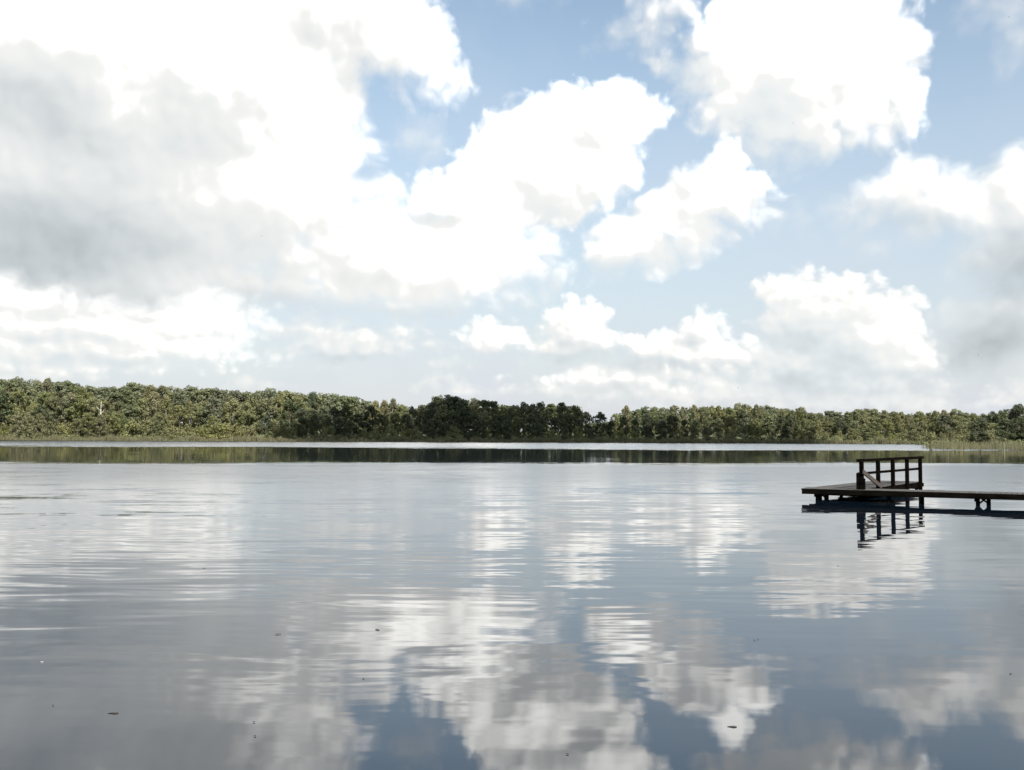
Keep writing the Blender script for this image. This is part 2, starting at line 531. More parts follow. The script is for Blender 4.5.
M = {
    'pine': leaf_mat("pine_needles", (0.036, 0.050, 0.022), (0.072, 0.086, 0.036), (0.10, 0.11, 0.05), 0.15),
    'oak': leaf_mat("oak_leaves", (0.060, 0.074, 0.026), (0.105, 0.115, 0.042), (0.14, 0.14, 0.06), 0.28),
    'birch': leaf_mat("birch_leaves", (0.085, 0.090, 0.035), (0.125, 0.125, 0.052), (0.16, 0.15, 0.075), 0.3),
    'willow': leaf_mat("willow_leaves", (0.075, 0.085, 0.026), (0.12, 0.125, 0.04), (0.15, 0.15, 0.06), 0.3),
    'alder': leaf_mat("alder_leaves", (0.022, 0.034, 0.016), (0.042, 0.055, 0.024), (0.06, 0.07, 0.03), 0.15),
    'rust': leaf_mat("rusty_leaves", (0.12, 0.065, 0.03), (0.16, 0.10, 0.045), (0.17, 0.12, 0.06), 0.25),
    'reed': leaf_mat("reed_blades", (0.085, 0.086, 0.034), (0.13, 0.125, 0.052), (0.18, 0.165, 0.085), 0.3),
}


def bark_mat(name, c1, c2):
    m, T, b, _ = new_mat(name)
    pos = T.n('ShaderNodeTexCoord').outputs['Object']
    n = T.noise(T.v('MULTIPLY', pos, (3, 3, 0.8)), 1.5, 5, 0.65, '3D')
    T.put(b.inputs['Base Color'], T.mix(T.ss(n, 0.35, 0.65), c1, c2))
    b.inputs['Roughness'].default_value = 0.9
    return m


M['bark'] = bark_mat("dark_bark", (0.045, 0.035, 0.028), (0.13, 0.10, 0.075))
M['pinebark'] = bark_mat("pine_bark", (0.06, 0.04, 0.028), (0.12, 0.085, 0.06))
M['birchbark'] = bark_mat("birch_bark", (0.08, 0.075, 0.068), (0.26, 0.25, 0.23))
M['dead'] = bark_mat("dead_wood", (0.28, 0.26, 0.22), (0.5, 0.47, 0.42))


def leaf_cloud(clumps, per, size, rg):
    """clumps: (centre, radii); returns verts, faces of leaf-sized quads spread over every clump's shell"""
    V, Fc = [], []
    for (c, r) in clumps:
        n = max(12, int(per * (r[0] * r[1] * r[2]) ** (2 / 3)))
        d = rg.normal(size=(n, 3))
        d /= np.linalg.norm(d, axis=1)[:, None]
        rad = 1 - 0.45 * rg.random(n) ** 1.8
        rad += 0.18 * (rg.random(n) < 0.12)
        pts = np.array(c) + d * rad[:, None] * np.array(r)
        nrm = d + 0.5 * rg.normal(size=(n, 3))
        nrm /= np.linalg.norm(nrm, axis=1)[:, None]
        t = np.cross(nrm, rg.normal(size=(n, 3)))
        t /= np.linalg.norm(t, axis=1)[:, None]
        bt = np.cross(nrm, t)
        s = size * (0.55 + 0.9 * rg.random(n))[:, None]
        k = len(V) and len(V)
        quad = np.stack([pts - t * s - bt * s * 0.6, pts + t * s * 0.9 - bt * s * 0.5, pts + t * s + bt * s * 0.6, pts - t * s * 0.8 + bt * s * 0.7], axis=1).reshape(-1, 3)
        V.append((quad, n))
    allv = np.concatenate([q for q, _ in V])
    nq = sum(n for _, n in V)
    return allv, nq


def quad_mesh(name, allv, nq, mat):
    me = bpy.data.meshes.new(name)
    me.vertices.add(nq * 4)
    me.loops.add(nq * 4)
    me.polygons.add(nq)
    me.vertices.foreach_set('co', allv.astype(np.float32).ravel())
    me.loops.foreach_set('vertex_index', np.arange(nq * 4, dtype=np.int32))
    me.polygons.foreach_set('loop_start', np.arange(0, nq * 4, 4, dtype=np.int32))
    me.polygons.foreach_set('loop_total', np.full(nq, 4, dtype=np.int32))
    me.update(calc_edges=True)
    me.validate()
    me.materials.append(mat)
    return me


def tube(V, Fc, pts, radii, seg=6):
    base0 = len(V)
    for i, (p, r) in enumerate(zip(pts, radii)):
        p = Vector(p)
        a = Vector(pts[min(i + 1, len(pts) - 1)]) - Vector(pts[max(i - 1, 0)])
        q = a.to_track_quat('Z', 'X')
        for k in range(seg):
            an = 2 * math.pi * k / seg
            V.append(tuple(p + q @ Vector((math.cos(an) * r, math.sin(an) * r, 0))))
    for i in range(len(pts) - 1):
        for k in range(seg):
            k2 = (k + 1) % seg
            Fc.append((base0 + i * seg + k, base0 + i * seg + k2, base0 + (i + 1) * seg + k2, base0 + (i + 1) * seg + k))
    Fc.append(tuple(base0 + k for k in range(seg))[::-1])
    Fc.append(tuple(base0 + (len(pts) - 1) * seg + k for k in range(seg)))


def make_tree(kind, seed):
    """prototype about 15 m high: trunk with limbs and a crown of leaf clumps"""
    rg = np.random.default_rng(seed)
    rr = random.Random(seed)
    clumps, limbs = [], []
    H = 15.0
    name = {'pine': 'pine_tree', 'oak': 'broadleaf_tree', 'birch': 'birch_tree', 'alder': 'alder_tree', 'willow': 'willow_shrub', 'rust': 'rowan_tree'}[kind]
    if kind == 'pine':
        for k in range(52):
            z = 4.2 + 10.2 * rr.random() ** 0.75
            w = 3.1 * max(0.06, 1 - ((z - 9.4) / 6.0) ** 2) ** 0.5
            an = rr.random() * 6.283
            q = w * (0.35 + 0.65 * rr.random())
            c = (math.cos(an) * q, math.sin(an) * q, z)
            s = 0.6 + 0.5 * rr.random()
            clumps.append((c, (s * 1.2, s * 1.2, s * 0.75)))
            limbs.append((z - 0.7, c))
        clumps.append(((0, 0, 14.2), (1.1, 1.1, 0.8)))
        per, size, tr, bark = 80, 0.20, 0.2, M['pinebark']
    elif kind == 'willow':
        H = 6.0
        for k in range(22):
            an = rr.random() * 6.283
            q = 2.6 * rr.random() ** 0.6
            z = 0.7 + (4.9 - 0.45 * q * q * 0.8) * rr.random()
            s = 0.65 + 0.5 * rr.random()
            clumps.append(((math.cos(an) * q, math.sin(an) * q, max(0.5, z)), (s, s, s * 1.15)))
            if k % 2 == 0:
                limbs.append((0.3, clumps[-1][0]))
        per, size, tr, bark = 55, 0.17, 0.12, M['bark']
    else:
        lo, wid, n, sq = {'oak': (0.9, 4.1, 66, 0.85), 'birch': (1.0, 3.0, 62, 1.25), 'alder': (0.4, 3.5, 66, 1.1), 'rust': (1.5, 3.0, 44, 1.0)}[kind]
        mid, hh = (lo + H) / 2, (H - lo) / 2
        for k in range(n):
            z = lo + 0.6 + (H - lo - 1.4) * rr.random() ** 0.85
            w = wid * max(0.08, 1 - ((z - mid * 0.97) / hh) ** 2) ** 0.5
            if kind == 'birch':
                w *= 1.15 - 0.45 * (z - lo) / (H - lo)
            an = rr.random() * 6.283
            q = w * (0.4 + 0.62 * rr.random())
            c = (math.cos(an) * q, math.sin(an) * q, z)
            s = (0.5 + 0.65 * rr.random()) * (1.1 if kind == 'oak' else 0.95)
            clumps.append((c, (s * 1.05, s * 1.05, s * sq)))
            if k % 2 == 0:
                limbs.append((max(1.5, z - 1.6 - 0.3 * q), c))
        clumps.append(((0.2, 0.1, H - 0.8), (0.9, 0.9, 0.8)))
        per, size, tr, bark = 78, 0.20, 0.2, M['birchbark'] if kind == 'birch' else M['bark']
    root = empty(name)
    V, Fc = [], []
    lean = (rr.uniform(-.4, .4), rr.uniform(-.4, .4))
    tube(V, Fc, [(0, 0, -0.6), (lean[0] * .3, lean[1] * .3, H * .3), (lean[0] * .6, 0, H * .6), (0, 0, H * .92)], [tr * 1.5, tr, tr * .7, 0.04], 7)
    for (z0, c) in limbs:
        c = Vector(c)
        tube(V, Fc, [(0, 0, z0), tuple(Vector((c.x * .5, c.y * .5, (z0 + c.z) / 2 + .2))), tuple(c)], [tr * .4, tr * .25, 0.03], 4)
    t = mesh_obj("trunk", V, Fc, bark, root, smooth=True)
    allv, nq = leaf_cloud(clumps, per, size, rg)
    cm_ = quad_mesh("crown", allv, nq, M[kind])
    cr = bpy.data.objects.new("crown", cm_)
    col.objects.link(cr)
    cr.parent = root
    root['H'] = H
    return root


protos = {}
for kind, n in (('pine', 4), ('oak', 4), ('birch', 3), ('alder', 3), ('willow', 3), ('rust', 1)):
    protos[kind] = [make_tree(kind, 100 + 17 * i + len(kind) * 31) for i in range(n)]
used = set()

PROFILE = [(-80, 378), (0, 377), (12, 376), (40, 381), (62, 379), (75, 384), (110, 386), (150, 383), (200, 387), (245, 389), (275, 388), (300, 391), (345, 393), (352, 396), (380, 400), (400, 402), (418, 405),
           (424, 404), (434, 397), (452, 395), (480, 400), (505, 403), (540, 402), (572, 403), (582, 406), (587, 413), (590, 420), (595, 415), (601, 411), (606, 416), (610, 418), (615, 413), (624, 408), (650, 406),
           (680, 406), (720, 405), (755, 403), (790, 407), (815, 411), (840, 409), (880, 409), (905, 412), (945, 409), (975, 412), (1000, 412), (1030, 408), (1110, 402)]


def top_at(px):
    return float(np.interp(px, [p[0] for p in PROFILE], [p[1] for p in PROFILE]))


KIND_WORD = {'pine': ('dark bushy-topped pine', 'pines'), 'oak': ('broad olive-green tree', 'broadleaf trees'), 'birch': ('pale yellow-green slender tree', 'pale slender trees'),
             'alder': ('dark green leafy tree', 'dark leafy trees'), 'willow': ('low yellow-green waterside bush', 'waterside bushes'), 'rust': ('rusty orange-tinged tree', 'rusty trees')}
STRETCH = [(-999, 75, 'at the tall sunlit end of the wood'), (75, 160, 'near the pale bare trunk'), (160, 235, 'above the bright bushes'),
           (235, 300, 'where sunlight meets shade'), (300, 425, 'in the shaded treeline dip'), (425, 510, 'in the shaded treeline hump'),
           (510, 588, 'just before the treeline notch'), (588, 612, 'in the notch of the treeline'), (612, 700, 'just past the treeline notch'), (700, 790, 'between notch and jetty'),
           (790, 870, 'above the jetty end'), (870, 935, 'above the jetty railing'), (935, 985, 'around the rusty tree'), (985, 9999, 'in the dark end behind the reeds')]
ROW = {'back': ('on the skyline', 'skyline'), 'mid': ('in the middle row', 'middle row'), 'front': ('by the water', 'waterside row')}
counts = {}


def plant(kind, px, top, depth, wide=1.0, row='back', label=None, x=None):
    p = at_depth(px, 438, depth)
    X = p.x if x is None else x
    base = ground_z(X, depth) - 0.1
    zt = at_depth(px, top, depth).z
    h = max(1.5, zt - base)
    pr = protos[kind][rng.randrange(len(protos[kind]))]
    if pr.name in used:
        o = copy_tree(pr)
    else:
        o = pr
        used.add(pr.name)
    k = h / pr['H']
    w = min(max(k, 0.62), 1.35) * wide * rng.uniform(0.88, 1.15)
    o.location = (X, depth, base)
    o.scale = (w, w, k)
    o.rotation_euler = (0, 0, rng.uniform(0, 6.283))
    st = next(s_[2] for s_ in STRETCH if s_[0] <= px < s_[1])
    if label:
        tag(o, label, 'tree')
        if 'group' in o:
            del o['group']
    else:
        tag(o, f"{KIND_WORD[kind][0]} {ROW[row][0]} {st}", 'bush' if kind == 'willow' else 'tree', f"{KIND_WORD[kind][1]}, {ROW[row][1]}, {st}")
    counts[row] = counts.get(row, 0) + 1
    return o


def pick(w):
    ks = list(w)
    return rng.choices(ks, [w[k] for k in ks])[0]


# skyline row
px = -50.0
while px < 1085:
    t = top_at(px)
    if 586 < px < 612:
        px += 5
        continue
    w = {'pine': 5, 'oak': 3, 'birch': 1} if px < 300 else ({'pine': 5, 'alder': 3, 'oak': 1} if px < 590 else ({'oak': 5, 'birch': 5, 'pine': 1.5} if px < 790 else {'oak': 4, 'pine': 2, 'birch': 2}))
    if 365 < px < 425:
        w = {'oak': 3, 'birch': 4}
    dep = rng.uniform(446, 478) if px < 930 else rng.uniform(395, 425)
    if px > 985:
        dep, w = rng.uniform(270, 300), {'alder': 1, 'pine': 1}
    plant(pick(w), px, t + rng.triangular(-3.0, 5.0, 0.5), dep, rng.uniform(0.8, 1.1), 'back')
    px += rng.uniform(7.5, 11.5)
# middle row
px = -50.0
while px < 1085:
    t = top_at(px)
    b0 = 441
    if 590 < px < 611:
        px += 4
        continue
    w = {'oak': 4, 'birch': 4, 'alder': 1.5, 'pine': 1.5} if px < 290 else ({'alder': 5, 'oak': 1.5, 'pine': 1.5} if px < 790 else {'oak': 4, 'birch': 2.5, 'alder': 2})
    dep = rng.uniform(424, 440) if px < 930 else rng.uniform(370, 390)
    if px > 975:
        dep, w = rng.uniform(252, 266), {'alder': 3, 'oak': 0.6}
    f = rng.uniform(0.60, 0.85)
    plant(pick(w), px, b0 - (b0 - t) * f, dep, rng.uniform(0.9, 1.2), 'mid')
    px += rng.uniform(9.5, 14)
# waterside row
px = -50.0
while px < 1085:
    t = top_at(px)
    b0 = 441
    dep = rng.uniform(409, 418) if px < 925 else rng.uniform(352, 365)
    w = {'willow': 5, 'birch': 2.5, 'oak': 2, 'alder': 1.2} if px < 290 else ({'alder': 4, 'willow': 3, 'oak': 1} if px < 790 else {'willow': 5, 'birch': 2, 'oak': 1})
    k = pick(w)
    f = rng.uniform(0.28, 0.42) if k == 'willow' else rng.uniform(0.38, 0.58)
    if px > 975:
        dep, k, f = rng.uniform(240, 248), pick({'alder': 3, 'willow': 2}), rng.uniform(0.3, 0.55)
    plant(k, px, b0 - (b0 - t) * f, dep, rng.uniform(0.9, 1.25), 'front')
    px += rng.uniform(10.5, 16)
# trees one can point at
plant('alder', 600, 411.5, 436, 1.05, 'back', "small rounded dark tree standing alone in the notch of the treeline")
plant('alder', 588, 424, 430, 0.8, 'mid', "low dark tree filling the left side of the treeline notch")
plant('alder', 609, 423, 430, 0.8, 'mid', "low dark tree filling the right side of the treeline notch")
plant('rust', 946, 412, 378, 0.9, 'back', "rusty orange-tinged tree at the treetops behind the reed bed")
plant('alder', 1019, 404, 246, 1.1, 'back', "tall nearly black tree at the right end of the treeline")
plant('alder', 42, 405, 421, 1.0, 'mid', "dark round tree sunk among the pale sunlit trees")
plant('willow', 215, 421, 410, 1.9, 'front', "widest bright yellow-green bush at the sunlit water edge")
print("trees", counts, sum(counts.values()))
for kk in protos:
    for p in protos[kk]:
        if p.name not in used:
            for ch in list(p.children):
                bpy.data.objects.remove(ch)
            bpy.data.objects.remove(p)

# pale bare trunk in the sunlit wood
bp = at_depth(100, 440, 417)
dead = empty("dead_tree", (bp.x, 417, ground_z(bp.x, 417)))
V, Fc = [], []
hz_ = at_depth(100, 401, 417).z - dead.location.z
tube(V, Fc, [(0, 0, -.4), (.15, 0, hz_ * .35), (-.05, .1, hz_ * .7), (.1, 0, hz_)], [.38, .3, .22, .08], 7)
mesh_obj("trunk", V, Fc, M['dead'], dead, smooth=True)
for k in range(7):
    V, Fc = [], []
    z0 = hz_ * (0.45 + .07 * k)
    an = k * 2.4
    tube(V, Fc, [(0, 0, z0), (math.cos(an) * 1.0, math.sin(an) * 1.0, z0 + 1.0), (math.cos(an) * 1.7, math.sin(an) * 1.7, z0 + 2.0)], [.1, .07, .02], 5)
    mesh_obj("branch", V, Fc, M['dead'], dead, smooth=True)
tag(dead, "pale bare dead trunk standing at the front of the sunlit wood", 'dead tree')

# wood behind the front rows, which reads as one mass
cl = []
for i in range(2200):
    pxx = rng.uniform(-70, 1100)
    dep = rng.uniform(484, 560)
    X = (pxx - 512) / 1000 * dep
    zt = at_depth(pxx, 424 if 578 < pxx < 620 else top_at(pxx) + 4, dep).z
    z = ground_z(X, dep) + 1 + (zt - 2.2 - ground_z(X, dep)) * rng.random() ** (0.6 if i % 2 else 1.3)
    s = rng.uniform(1.7, 2.8)
    cl.append(((X, dep, z), (s * 1.2, s * 1.1, s)))
for i in range(900):                       # the wood goes on beyond both ends of the view
    X = rng.uniform(-520, -232) if i % 2 else rng.uniform(255, 520)
    dep = rng.uniform(412, 470)
    s = rng.uniform(1.7, 2.8)
    cl.append(((X, dep, ground_z(X, dep) + 1 + 15 * rng.random() ** 0.7), (s * 1.2, s * 1.1, s)))
av, nq = leaf_cloud(cl, 12, 0.5, np.random.default_rng(77))
wo = bpy.data.objects.new("woods", quad_mesh("woods", av, nq, M['alder']))
col.objects.link(wo)
wo['kind'] = 'stuff'
wo['label'] = "dim interior of the wood seen between the nearer trees"

# undergrowth along the bank
cl = []
for i in range(520):
    pxx = rng.uniform(-70, 925)
    dep = rng.uniform(405, 424)
    X = (pxx - 512) / 1000 * dep
    s = rng.uniform(0.7, 1.5)
    cl.append(((X, dep, ground_z(X, dep) + s * rng.uniform(.5, 1.1)), (s * 1.2, s, s)))
for i in range(150):
    pxx = rng.uniform(925, 1110)
    dep = rng.uniform(236, 255)
    X = (pxx - 512) / 1000 * dep
    s = rng.uniform(0.5, 1.0)
    cl.append(((X, dep, max(0, ground_z(X, dep)) + s * rng.uniform(.5, 1.0)), (s * 1.2, s, s)))
av, nq = leaf_cloud(cl, 40, 0.2, np.random.default_rng(78))
ug = bpy.data.objects.new("undergrowth", quad_mesh("undergrowth", av, nq, M['oak']))
col.objects.link(ug)
ug['kind'] = 'stuff'
ug['label'] = "low tangled undergrowth along the far bank"


# ------------------------------------------------------------------ reeds
def blades(spots, rg):
    """spots: x, y, z0, height, width"""
    n = len(spots)
    a = np.array(spots)
    an = rg.random(n) * math.pi
    t = np.stack([np.cos(an), np.sin(an), np.zeros(n)], 1) * a[:, 4:5] * 0.5
    ln = np.stack([rg.normal(size=n) * .12, rg.normal(size=n) * .12, np.ones(n)], 1) * a[:, 3:4]
    p = a[:, :3]
    q = np.stack([p - t, p + t, p + ln + t * .35, p + ln - t * .35], 1).reshape(-1, 3)
    return q, n


rg = np.random.default_rng(9)
sp = []
for i in range(26000):
    pxx = rg.uniform(-80, 930)
    X = (pxx - 512) / 1000 * 400
    off = rg.random() * 4.5
    Y = 400 + 5 * math.sin(X * 0.021) + 3 * math.sin(X * 0.063 + 1) - 3.5 + off
    hh = (2.0 + 0.6 * math.sin(X * .31) * math.sin(X * .083 + 2)) * rg.uniform(.65, 1.12)
    cl_ = math.sin(X * .9 + 2 * math.sin(X * .21)) * math.sin(X * .37 + 1.3) + .35 * math.sin(X * 2.3)
    if rg.random() > 0.62 + 0.6 * cl_ + off * .06:
        continue
    sp.append((X, Y, -0.1, hh * (0.85 + .22 * cl_), rg.uniform(.08, .2)))
for i in range(7000):
    Y = rg.uniform(196, 238)
    pxx = 921 + 190 * rg.random() + 16 * abs(rg.normal()) * (rg.random() < .5)
    X = (pxx - 512) / 1000 * Y
    dens = 0.5 + 0.5 * math.sin(X * .5) * math.sin(Y * .35 + X * .13)
    if rg.random() > 0.35 + dens + (Y - 205) / 20:
        continue
    tip = min(1.0, 0.45 + (pxx - 921) / 40.0)
    if rg.random() > tip:
        continue
    sp.append((X, Y, -0.1, tip * rg.uniform(1.0, 2.3) * (0.8 + .3 * math.sin(X * .9) * math.sin(X * .37 + Y * .2)), rg.uniform(.03, .09)))
q, n = blades(sp, rg)
rd = bpy.data.objects.new("reeds", quad_mesh("reeds", q, n, M['reed']))
col.objects.link(rd)
rd['kind'] = 'stuff'
rd['label'] = "belt of pale reeds along the foot of the far wood"

# separate tufts of reed standing out in the water on the right
TUFTS = [(931, 451, 13, "tall thin tuft of yellow reeds at the left tip of the reed bed"), (955, 452.5, 6, "first short yellow reed tuft standing out in the water"), (961, 452, 7, "second short yellow reed tuft, close beside another"),
         (979, 452.8, 7, "lone narrow reed tuft between the pair and the tallest tuft"), (1001, 453, 13, "tallest yellow reed tuft standing out in the water near the right"), (1019, 452, 6, "low yellow reed tuft at the far right of the water")]
for (a, b_, hp, lab) in TUFTS:
    p = on_water(a, b_)
    hh = hp * p.y / F
    sp = []
    for k in range(26):
        sp.append((rg.normal() * .28, rg.normal() * .25, -0.15, hh * rg.uniform(.5, 1.05), rg.uniform(.04, .08)))
    q, n = blades(sp, rg)
    o = bpy.data.objects.new("reed_tuft", quad_mesh("reed_tuft", q, n, M['reed']))
    col.objects.link(o)
    o.location = p
    tag(o, lab, 'reeds', 'reed tufts standing in the water')

# ------------------------------------------------------------------ jetty
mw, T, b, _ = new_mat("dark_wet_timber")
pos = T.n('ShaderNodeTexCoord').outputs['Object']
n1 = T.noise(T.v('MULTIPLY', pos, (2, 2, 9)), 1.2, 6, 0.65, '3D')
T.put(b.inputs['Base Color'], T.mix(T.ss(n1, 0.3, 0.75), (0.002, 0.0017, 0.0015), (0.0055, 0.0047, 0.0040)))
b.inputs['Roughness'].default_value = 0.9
b.inputs['Specular IOR Level'].default_value = 0.0
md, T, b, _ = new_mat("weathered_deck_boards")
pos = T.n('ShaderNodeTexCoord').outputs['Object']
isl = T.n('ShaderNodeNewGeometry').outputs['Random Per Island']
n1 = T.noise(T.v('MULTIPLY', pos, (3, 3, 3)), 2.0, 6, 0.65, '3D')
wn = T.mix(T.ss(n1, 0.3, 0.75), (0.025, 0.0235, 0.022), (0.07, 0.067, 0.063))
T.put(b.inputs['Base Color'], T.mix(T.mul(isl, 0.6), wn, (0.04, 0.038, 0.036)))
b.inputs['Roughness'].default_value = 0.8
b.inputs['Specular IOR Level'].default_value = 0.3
mb, T, b, _ = new_mat("brown_timber")
pos = T.n('ShaderNodeTexCoord').outputs['Object']
n1 = T.noise(T.v('MULTIPLY', pos, (4, 4, 2)), 2.0, 6, 0.65, '3D')
T.put(b.inputs['Base Color'], T.mix(n1, (0.014, 0.010, 0.007), (0.042, 0.030, 0.022)))
b.inputs['Roughness'].default_value = 0.8

A = on_water(800.9, 500.0)            # outer corner of the jetty
u = (on_water(1024, 507.1) - A).normalized()      # along the walkway, towards the bank on the right
_k = ray(858.6, 490).x / ray(858.6, 490).y
post0 = A + u * ((_k * A.y - A.x) / (u.x - _k * u.y))
_r = on_water(922.0, 456.2, 1.354)
rend = Vector((_r.x, _r.y, 0))
w_ = (rend - post0).normalized()             # along the arm that runs out from the walkway
rail_len = (rend - post0).length
nrm_u = Vector((-u.y, u.x, 0))               # away from the camera
if nrm_u.y < 0:
    nrm_u = -nrm_u
nrm_w = Vector((w_.y, -w_.x, 0))
DZ = 0.38
jetty = empty("jetty", (A.x, A.y, 0))
tag(jetty, "dark wooden jetty on piles with a railing along one arm, over the lake", 'jetty')


class MB:
    def __init__(self):
        self.V, self.F = [], []

    def beam(self, p0, p1, wide, high, side=None, bevel=0.0):
        """box from p0 to p1 (centre line), wide across, high in the remaining direction"""
        p0, p1 = Vector(p0), Vector(p1)
        d = (p1 - p0).normalized()
        if side is None:
            side = Vector((0, 0, 1)).cross(d)
            if side.length < 1e-4:
                side = u.copy()
        side = (side - d * side.dot(d)).normalized()
        oth = d.cross(side)
        k = len(self.V)
        for p in (p0, p1):
            for a, c in ((-1, -1), (1, -1), (1, 1), (-1, 1)):
                self.V.append(p + side * (a * wide / 2) + oth * (c * high / 2))
        self.F += [(k, k + 3, k + 2, k + 1), (k + 4, k + 5, k + 6, k + 7)] + [(k + i, k + (i + 1) % 4, k + 4 + (i + 1) % 4, k + 4 + i) for i in range(4)]

    def tube(self, pts, radii, seg=10):
        tube(self.V, self.F, pts, radii, seg)

    def build(self, name, mat, parent, org, bevel=0.0, smooth=False):
        V = [tuple(Vector(v) - org) for v in self.V]
        o = mesh_obj(name, V, self.F, mat, parent, smooth)
        if bevel:
            md_ = o.modifiers.new("bevel", 'BEVEL')
            md_.width, md_.segments, md_.limit_method = bevel, 2, 'ANGLE'
        return o


O = A.copy()
WALK_W, WALK_L = 1.15, 13.0
ARM_W = (post0 - A).dot(nrm_w)
rr = random.Random(4)
# walkway deck boards laid across
mb_ = MB()
s = 0.0
while s < WALK_L:
    bw = rr.uniform(.135, .15)
    c = A + u * (s + bw / 2) + nrm_u * (WALK_W / 2)
    dzj = rr.uniform(-.004, .004)
    ov = rr.uniform(-.012, .015)
    mb_.beam(c - nrm_u * (WALK_W / 2 + ov) + Vector((0, 0, DZ - .02 + dzj)), c + nrm_u * (WALK_W / 2 + ov) + Vector((0, 0, DZ - .02 + dzj)), bw - .008, .04)
    s += bw + .004
mb_.build("walkway_deck", md, jetty, O, 0.004)
# arm deck boards
mb_ = MB()
arm0 = A + w_ * 1.25
q0 = WALK_W / max(0.2, w_.dot(nrm_u)) + 0.03
s = 0.0
while s < rail_len + .1:
    bw = rr.uniform(.135, .15)
    cl_ = A + w_ * (q0 + s)
    dzj = rr.uniform(-.004, .004)
    ov = rr.uniform(-.01, .015)
    mb_.beam(cl_ + nrm_w * (-ov) + Vector((0, 0, DZ - .02 + dzj)), cl_ + nrm_w * (ARM_W - .08 + ov) + Vector((0, 0, DZ - .02 + dzj)), bw - .008, .04)
    s += bw + .004
    if q0 + s > rail_len + 0.5:
        break
mb_.build("arm_deck", md, jetty, O, 0.004)
# edge boards (fascias) and stringers
zf = DZ - .042 - .07
zo = DZ - .008 - .085
for off in (-.036, WALK_W + .036):
    m_ = MB()
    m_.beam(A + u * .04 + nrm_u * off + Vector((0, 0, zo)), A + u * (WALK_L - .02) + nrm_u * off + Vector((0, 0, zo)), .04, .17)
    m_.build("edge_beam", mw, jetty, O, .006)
m_ = MB()
m_.beam(A + w_ * (q0 + .06) - nrm_w * .036 + Vector((0, 0, zo)), A + w_ * (rail_len + .45) - nrm_w * .036 + Vector((0, 0, zo)), .04, .17)
m_.build("edge_beam", mw, jetty, O, .006)
m_ = MB()
m_.beam(A + w_ * (rail_len + .47) + nrm_w * .02 + Vector((0, 0, zf)), A + w_ * (rail_len + .47) + nrm_w * (ARM_W) + Vector((0, 0, zf)), .06, .14)
m_.build("edge_beam", mw, jetty, O, .006)


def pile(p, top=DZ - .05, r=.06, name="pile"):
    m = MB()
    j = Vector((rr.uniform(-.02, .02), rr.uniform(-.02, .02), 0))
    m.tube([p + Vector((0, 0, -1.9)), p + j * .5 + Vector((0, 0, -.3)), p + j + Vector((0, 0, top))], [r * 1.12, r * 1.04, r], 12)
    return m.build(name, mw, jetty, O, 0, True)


def along_u(px_, off=.13):
    """distance along the walkway's near edge at a given bearing"""
    d = ray(px_, 497)
    k = d.x / d.y
    e = A + nrm_u * off
    return (k * e.y - e.x) / (u.x - k * u.y)


def bent(p, q, along):
    """two piles with crossed braces and a cap"""
    pile(p), pile(q)
    for (za, zb) in ((.04, .27), (.27, .06)):
        m = MB()
        off = nrm_u * (-.075 if za < zb else .075)
        m.beam(p + off + Vector((0, 0, za)), q + off + Vector((0, 0, zb)), .03, .05)
        m.build("cross_brace", mw, jetty, O, .004)


# piles in pairs under the walkway: front and back row
for s, gap in ((along_u(817.6), along_u(826.5) - along_u(817.6)), (along_u(978.2), along_u(988.3) - along_u(978.2)), (10.2, .3)):
    p = A + u * s + nrm_u * .13
    bent(p, p + u * gap, u)
    m = MB()
    m.beam(p - u * .07 + nrm_u * -.02 + Vector((0, 0, DZ - .23)), p - u * .07 + nrm_u * (WALK_W - .2) + Vector((0, 0, DZ - .23)), .08, .08)
    m.build("cap_beam", mw, jetty, O, .006)
    qx = p + u * gap
    pile(Vector((qx.x, qx.y, 0)) * ((qx.y + 0.95) / qx.y))
pile(A + u * along_u(889) + nrm_u * .10)
pile(A + u * 3.6 + nrm_u * (WALK_W - .15))
# piles under the arm
for k in range(4):
    d = q0 + .25 + k * (rail_len - 1.2) / 3
    pl, pr_ = A + w_ * d + nrm_w * .13, A + w_ * d + nrm_w * (ARM_W - .22)
    pile(pl), pile(pr_)
    m = MB()
    m.beam(pl - nrm_w * .1 + Vector((0, 0, DZ - .235)), pr_ + nrm_w * .1 + Vector((0, 0, DZ - .235)), .09, .08)
    m.build("cap_beam", mw, jetty, O, .006)
m = MB()
m.beam(A + w_ * (q0 + .1) + nrm_w * (ARM_W * .5) + Vector((0, 0, zf)), A + w_ * (rail_len + .4) + nrm_w * (ARM_W * .5) + Vector((0, 0, zf)), .08, .14)
m.build("stringer", mw, jetty, O, .006)

# railing: top rail with posts, middle rail, base beam, brace
ZT = 1.354
m = MB()
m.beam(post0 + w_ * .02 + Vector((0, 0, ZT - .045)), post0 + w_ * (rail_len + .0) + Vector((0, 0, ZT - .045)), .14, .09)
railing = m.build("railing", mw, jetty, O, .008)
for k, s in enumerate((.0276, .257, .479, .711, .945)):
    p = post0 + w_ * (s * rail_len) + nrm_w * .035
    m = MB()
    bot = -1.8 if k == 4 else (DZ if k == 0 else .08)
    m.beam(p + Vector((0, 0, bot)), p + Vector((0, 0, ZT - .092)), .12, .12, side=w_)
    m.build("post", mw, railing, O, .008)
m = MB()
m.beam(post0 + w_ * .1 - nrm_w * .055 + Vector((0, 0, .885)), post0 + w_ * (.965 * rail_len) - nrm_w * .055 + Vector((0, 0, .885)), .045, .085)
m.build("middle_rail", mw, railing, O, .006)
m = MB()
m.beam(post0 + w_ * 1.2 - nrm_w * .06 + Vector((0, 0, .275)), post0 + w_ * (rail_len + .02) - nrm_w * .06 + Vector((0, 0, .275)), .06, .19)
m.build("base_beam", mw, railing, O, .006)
m = MB()
